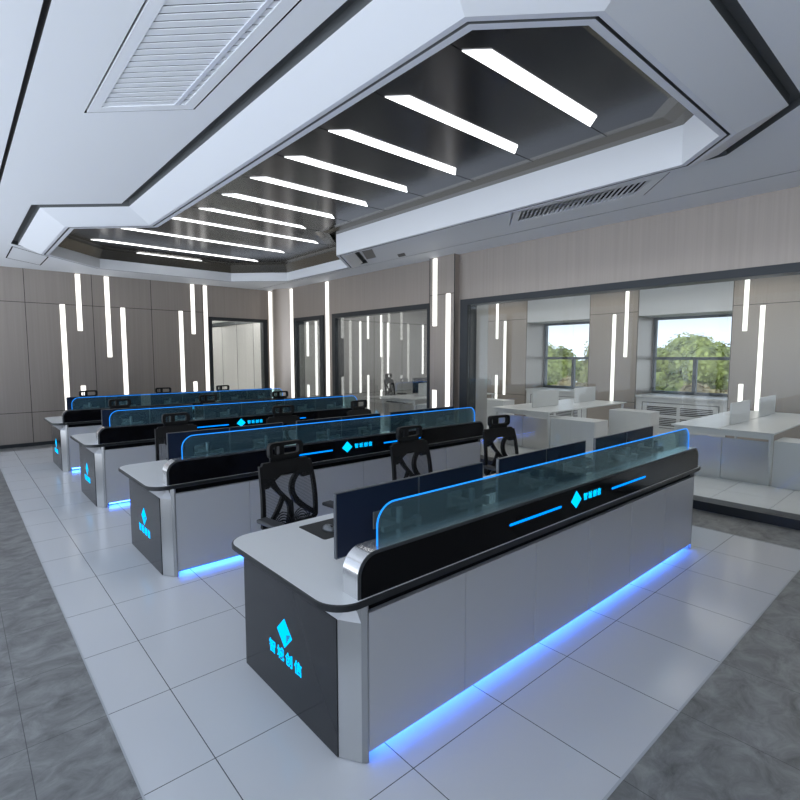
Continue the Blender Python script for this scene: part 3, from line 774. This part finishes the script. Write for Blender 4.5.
# ------------------------------------------------------------------ chairs
def bk(z):     # backrest plane: slight recline, local y of the back at height z
    return .20 + (z-.5)*.10 + .03*math.sin((z-.5)/.55*PI)*-1
def make_chair(label, fm=M['plastic'], simple=False):
    t = thing('office_chair', (0, 0, 0), label, 'chair', 'mesh office chairs at the console desks')
    # seat
    bm = bmesh.new(); prism(bm, rrect(-.25, -.26, .25, .22, .09, 6), .44, .51)
    bmesh.ops.bevel(bm, geom=[e for e in bm.edges if abs(e.verts[0].co.z-e.verts[1].co.z) < 1e-4], offset=.022, segments=3, affect='EDGES')
    fin(bm, 'seat', M['fabric'], t, smooth=True, ang=40)
    bx('seat_mechanism', (-.09, -.12, .385), (.09, .12, .44), fm, t, bev=.01)
    # back frame: one mesh of curved ribs
    bm = bmesh.new()
    def P(x, z): return (x, bk(z), z)
    L = [P(*p) for p in bez3([(-.215, 1.03), (-.225, .9), (-.232, .74), (-.235, .58), (-.20, .545)])]
    Rr_ = [(-p[0], p[1], p[2]) for p in L]
    ribbon(bm, L, .030, .026); ribbon(bm, Rr_, .030, .026)
    # shaped top panel
    tp = [(-.215, .93), (-.215, 1.02), (-.195, 1.05), (.195, 1.05), (.215, 1.02), (.218, .93), (.19, .905), (.13, .90), (.085, .935), (.02, .955), (-.06, .945), (-.13, .905), (-.18, .865), (-.21, .865)]
    a = [bm.verts.new((x, bk(z)-.012, z)) for x, z in tp]; b = [bm.verts.new((x, bk(z)+.014, z)) for x, z in tp]
    bm.faces.new(a); bm.faces.new(b[::-1])
    for i in range(len(tp)):
        j = (i+1) % len(tp); bm.faces.new((a[i], b[i], b[j], a[j]))
    # wishbone ribs
    ribbon(bm, [P(x, z) for x, z in bez2((-.15, .92), (-.10, .80), (-.03, .78), (-.005, .70))], [.05, .045, .04, .036, .034, .034, .034, .036, .038, .04, .045], .022)
    ribbon(bm, [P(x, z) for x, z in bez2((.10, .95), (-.02, .86), (.0, .76), (.12, .67))], .045, .022)
    ribbon(bm, [P(x, z) for x, z in bez2((.12, .67), (.17, .63), (.2, .61), (.225, .60))], .042, .022)
    ribbon(bm, [P(x, z) for x, z in bez2((-.06, .79), (-.10, .70), (-.15, .62), (-.215, .56))], .034, .022)
    ribbon(bm, [P(x, z) for x, z in bez2((-.005, .74), (0, .66), (0, .60), (0, .50))], .045, .024)
    ribbon(bm, [P(x, z) for x, z in bez2((-.21, .55), (-.1, .535), (.1, .535), (.21, .55))], .03, .024)
    fin(bm, 'back_frame', fm, t)
    # mesh fabric
    bm = bmesh.new(); n = 10
    rows = []
    for i in range(n+1):
        z = .55 + (.94-.55)*i/n; w = .228 - .012*i/n
        rows.append([bm.verts.new((x, bk(z)-.014, z)) for x in (-w, -w/2, 0, w/2, w)])
    for i in range(n):
        for j in range(4): bm.faces.new((rows[i][j], rows[i][j+1], rows[i+1][j+1], rows[i+1][j]))
    fin(bm, 'mesh_back', M['mesh'], t)
    # lumbar support: nested arches
    bm = bmesh.new()
    for s in (-1, 1):
        for k in range(5):
            r = .035 + .016*k
            pts = [(s*(.085)+s*0 + r*math.cos(a_)*.85*1.0, bk(.6)-.02, .545 + r*1.25*math.sin(a_)) for a_ in [PI*q/10 for q in range(11)]]
            ribbon(bm, pts, .007, .006)
    ribbon(bm, [(-.17, bk(.57)-.02, .60), (.17, bk(.57)-.02, .60)], .008, .006); ribbon(bm, [(-.17, bk(.57)-.02, .575), (.17, bk(.57)-.02, .575)], .008, .006)
    fin(bm, 'lumbar_support', fm, t)
    # headrest
    bm = bmesh.new(); ho = rrect(-.15, 1.075, .15, 1.195, .035, 5); hi = rrect(-.115, 1.100, .115, 1.168, .02, 5)
    ya, yb = bk(1.1)-.03, bk(1.1)+.008
    def rr(y, pl): return [bm.verts.new((x, y + .5*x*x*-1, z)) for x, z in pl]
    A, B, C_, D = rr(ya, ho), rr(yb, ho), rr(ya, hi), rr(yb, hi); n = len(ho)
    for i in range(n):
        j = (i+1) % n
        bm.faces.new((A[i], A[j], C_[j], C_[i])); bm.faces.new((B[j], B[i], D[i], D[j])); bm.faces.new((A[j], A[i], B[i], B[j])); bm.faces.new((C_[i], C_[j], D[j], D[i]))
    h = fin(bm, 'headrest', fm, t)
    bm = bmesh.new(); box(bm, (-.075, ya-.004, 1.10), (-.015, yb-.002, 1.168)); 
    bmh = bmesh.new(); box(bmh, (-.055, ya+.004, 1.098), (-.012, yb+.004, 1.170)); tube(bmh, [(-.085, ya+.01, 1.1), (-.085, ya+.01, 1.168)], .008, 8); fin(bmh, 'bracket', fm, h); bm.free()
    bm = bmesh.new(); box(bm, (-.04, bk(1.05)-.0, 1.02), (.04, bk(1.05)+.02, 1.10)); box(bm, (-.13, bk(1.05)-.004, 1.045), (.13, bk(1.05)+.012, 1.078)); fin(bm, 'headrest_stem', fm, t)
    # spine to seat
    bm = bmesh.new(); tube(bm, [(0, .10, .41), (0, .24, .42), (0, bk(.52)+.03, .50), (0, bk(.6)+.018, .62)], .02, 8); fin(bm, 'back_spine', fm, t)
    # arm rests
    for s in (-1, 1):
        bm = bmesh.new(); bbox(bm, (s*.29-.045, -.14, .655), (s*.29+.045, .13, .685), .012); ar = fin(bm, 'armrest', M['grey_chair'], t)
        bm = bmesh.new(); tube(bm, [(s*.29, .0, .655), (s*.29, .01, .50), (s*.26, .01, .43), (s*.08, .0, .415)], .018, 8); fin(bm, 'armrest_post', fm, ar)
    # gas lift and star base
    bm = bmesh.new(); tube(bm, [(0, 0, .09), (0, 0, .26)], .03, 12); tube(bm, [(0, 0, .25), (0, 0, .39)], .018, 12); fin(bm, 'gas_lift', fm, t)
    for k in range(5):
        a_ = 2*PI*k/5 + .3; c, s = math.cos(a_), math.sin(a_)
        bm = bmesh.new(); tube(bm, [(0, 0, .105), (c*.15, s*.15, .10), (c*.30, s*.30, .075)], .02, 8, rads=[.026, .022, .015]); lg = fin(bm, 'base_leg', fm, t)
        bm = bmesh.new(); p = Vector((c*.30, s*.30, .028)); q = Vector((-s, c, 0))*.022
        tube(bm, [p-q, p+q], .028, 14); tube(bm, [(p.x, p.y, .04), (p.x, p.y, .08)], .008, 6); fin(bm, 'caster', fm, lg)
    t.scale = (1, 1, .97)
    return t
def bez2(p0, p1, p2, p3, n=10):
    return bez(p0, p1, p2, p3, n)
def bez3(pts):
    out = []
    for i in range(len(pts)-1):
        for k in range(4):
            t = k/4; out.append((pts[i][0]*(1-t)+pts[i+1][0]*t, 0, pts[i][1]*(1-t)+pts[i+1][1]*t))
    out.append((pts[-1][0], 0, pts[-1][1]))
    return [(p[0], p[2]) for p in out]
ch0 = make_chair('x')
rots = [[.10, .03, -.14], [.05, -.05, .12], [.08, .05, -.1], [.02, -.08, .1]]
dxs = [[0, -.05, -.06], [.0, .02, 0], [0, .02, .03], [.02, .03, .03]]
first = True
for k in range(4):
    for i, x in enumerate((1.83, 3.13, 4.42)):
        lab = f'black mesh office chair with headrest behind the {pos[i]} seat of the {row[k]}'
        loc = (x+dxs[k][i]+.045, 3.17+PIT*k, 0)
        if first: ch0.location = loc; ch0.rotation_euler = (0, 0, rots[k][i]); ch0['label'] = lab; first = False
        else: dup(ch0, loc, rots[k][i], lab)
c = dup(ch0, (9.30, 10.72, 0), .35, 'grey office chair behind the farthest white bench in the glazed office')
c.scale = (1.05, 1.05, 1.1); c['group'] = 'office chairs in the glazed office'
m = dup(mon0, (9.42, 9.85, .76), .0, 'large dark monitor on the farthest white office bench'); m.scale = (1.15, 1, 1.25)

# ------------------------------------------------------------------ outside
bm = bmesh.new(); box(bm, (14.5, -80, -7.1), (160, 120, -7)); fin(bm, 'ground', M['grass'], kind='structure')
def tree(x, y, zt, r, leafm, label, seed):
    global OFF
    rnd = random.Random(seed)
    OFF = Vector((x, y, -7)); h = zt+7
    t = thing('tree', (x, y, -7), label, 'tree', 'trees outside the office windows')
    bm = bmesh.new(); tube(bm, [(x, y, -7), (x+.2, y, -7+h*.3), (x+.1, y+.2, -7+h*.6)], .25, 8, rads=[.35, .25, .15])
    for q in range(4):
        a_ = q*1.6+rnd.random(); tube(bm, [(x+.15, y, -7+h*.35), (x+math.cos(a_)*r*.5, y+math.sin(a_)*r*.5, -7+h*.6)], .1, 6)
    fin(bm, 'trunk', M['bark'], t)
    bm = bmesh.new(); cl = []
    for q in range(16):
        a_ = rnd.uniform(0, 2*PI); rr_ = r*math.sqrt(rnd.random())*.75; zz = zt - h*.08 - rnd.random()*h*.55
        if q == 0: a_ = 0; rr_ = 0; zz = zt - r*.38
        cl.append((x+rr_*math.cos(a_), y+rr_*math.sin(a_), zz, r*rnd.uniform(.28, .45)))
    for (cx, cy, cz, cr) in cl:
        for _ in range(420):
            v = Vector((rnd.gauss(0, 1), rnd.gauss(0, 1), rnd.gauss(0, .8))).normalized()
            p = Vector((cx, cy, cz)) + v*cr*rnd.uniform(.72, 1.08)
            s = rnd.uniform(.13, .28)
            n_ = (v + Vector((rnd.uniform(-.7, .7), rnd.uniform(-.7, .7), rnd.uniform(-.3, .9)))).normalized()
            u = n_.orthogonal().normalized(); w = n_.cross(u)
            a1 = rnd.uniform(0, PI); u, w = u*math.cos(a1)+w*math.sin(a1), w*math.cos(a1)-u*math.sin(a1)
            bm.faces.new([bm.verts.new(p+u*s), bm.verts.new(p+w*s*.6), bm.verts.new(p-u*s), bm.verts.new(p-w*s*.6)])
    bmesh.ops.translate(bm, vec=-OFF, verts=bm.verts)
    me = bpy.data.meshes.new('foliage'); bm.to_mesh(me); bm.free(); link('foliage', me, leafm, t)
    bm = bmesh.new()
    for (cx, cy, cz, cr) in cl:
        bmesh.ops.create_icosphere(bm, subdivisions=2, radius=cr*.8, matrix=Matrix.Translation((cx, cy, cz)))
    for v in bm.verts: v.co += Vector((rnd.uniform(-.1, .1), rnd.uniform(-.1, .1), rnd.uniform(-.1, .1)))
    fin(bm, 'inner_foliage', leafm, t)
    OFF = Vector((0, 0, 0))
tl = [(46, 16.0, 3.2, 3.9, 'leaf', 'broad round green tree filling the right window'),
      (47, 8.3, 2.4, 3.3, 'leaf2', 'lower olive green tree at right edge of the right window'),
      (55, 22.6, 2.6, 3.6, 'leaf', 'green tree between the two office windows'),
      (48, 28.6, 2.9, 3.9, 'leaf', 'green tree filling the left window'),
      (49, 36.5, 1.6, 3.3, 'leaf2', 'olive green tree beyond the far left recess'),
      (62, 12.5, 4.2, 5., 'leaf2', 'distant olive tree behind the right window trees'),
      (66, 22.6, 4.0, 4.9, 'leaf', 'distant green tree behind the gap of the right window'),
      (66, 33.0, 4.4, 5.2, 'leaf2', 'distant olive tree behind the left window trees'),
      (66, 43.5, 2.6, 4.2, 'leaf', 'distant tree farthest left beyond the windows'),
      (38, 12.2, -.2, 2.2, 'leaf3', 'rust coloured low tree at right in front of the right window'),
      (37, 17.3, -.1, 2.1, 'leaf3', 'rust coloured low tree at left in front of the right window'),
      (38, 22.4, -.1, 2.2, 'leaf3', 'rust coloured low tree at right in front of the left window'),
      (38, 27.5, -.4, 2.1, 'leaf2', 'olive low tree at left in front of the left window')]
for i, (x, y, zt, r, lm, lab) in enumerate(tl): tree(x, y, zt, r, M[lm], lab, 100+i)

# ------------------------------------------------------------------ light and sky
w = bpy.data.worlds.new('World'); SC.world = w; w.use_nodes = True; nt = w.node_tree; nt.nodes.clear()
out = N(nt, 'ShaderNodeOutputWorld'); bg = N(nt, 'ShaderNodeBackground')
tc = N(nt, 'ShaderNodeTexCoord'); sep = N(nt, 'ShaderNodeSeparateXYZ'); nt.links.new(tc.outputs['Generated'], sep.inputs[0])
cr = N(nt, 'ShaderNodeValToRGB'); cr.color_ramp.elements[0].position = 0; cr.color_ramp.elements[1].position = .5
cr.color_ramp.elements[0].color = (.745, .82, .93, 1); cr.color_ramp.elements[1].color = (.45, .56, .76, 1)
# background raised a little toward the unseen left openings, added to fill the room
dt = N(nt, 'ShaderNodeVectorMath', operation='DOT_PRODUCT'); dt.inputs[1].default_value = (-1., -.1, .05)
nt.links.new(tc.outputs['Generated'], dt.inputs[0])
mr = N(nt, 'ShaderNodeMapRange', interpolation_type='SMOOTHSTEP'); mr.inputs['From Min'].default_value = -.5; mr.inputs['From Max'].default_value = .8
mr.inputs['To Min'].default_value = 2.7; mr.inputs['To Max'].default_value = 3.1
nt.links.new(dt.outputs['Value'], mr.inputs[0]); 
# background boosted below the horizon, an added glow that lights the ceiling
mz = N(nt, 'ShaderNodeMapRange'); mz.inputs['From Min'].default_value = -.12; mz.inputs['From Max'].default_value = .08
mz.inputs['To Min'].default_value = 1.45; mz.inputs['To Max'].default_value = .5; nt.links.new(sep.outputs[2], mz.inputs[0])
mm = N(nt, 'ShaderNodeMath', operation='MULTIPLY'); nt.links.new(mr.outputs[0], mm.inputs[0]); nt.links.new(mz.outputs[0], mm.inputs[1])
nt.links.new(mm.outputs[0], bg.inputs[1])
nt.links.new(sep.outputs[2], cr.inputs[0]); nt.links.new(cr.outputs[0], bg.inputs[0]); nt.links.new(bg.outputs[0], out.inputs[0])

# ------------------------------------------------------------------ camera
cam = bpy.data.cameras.new('camera'); co = bpy.data.objects.new('camera', cam); COL.objects.link(co)
cam.sensor_width = 36; cam.lens = 507.62/800*36; cam.clip_start = .05; cam.clip_end = 400
co.location = (0, 0, 1.8)
pitch, yaw = .0860, .7213
F = Vector((math.sin(yaw)*math.cos(pitch), math.cos(yaw)*math.cos(pitch), -math.sin(pitch)))
co.rotation_euler = F.to_track_quat('-Z', 'Y').to_euler()
SC.camera = co
SC.view_settings.view_transform = 'Standard'; SC.view_settings.look = 'None'; SC.view_settings.gamma = 1
SC.view_settings.exposure = 0.0
SC.cycles.max_bounces = 10; SC.cycles.diffuse_bounces = 5; SC.cycles.glossy_bounces = 5; SC.cycles.transparent_max_bounces = 24
SC.cycles.sample_clamp_indirect = 6
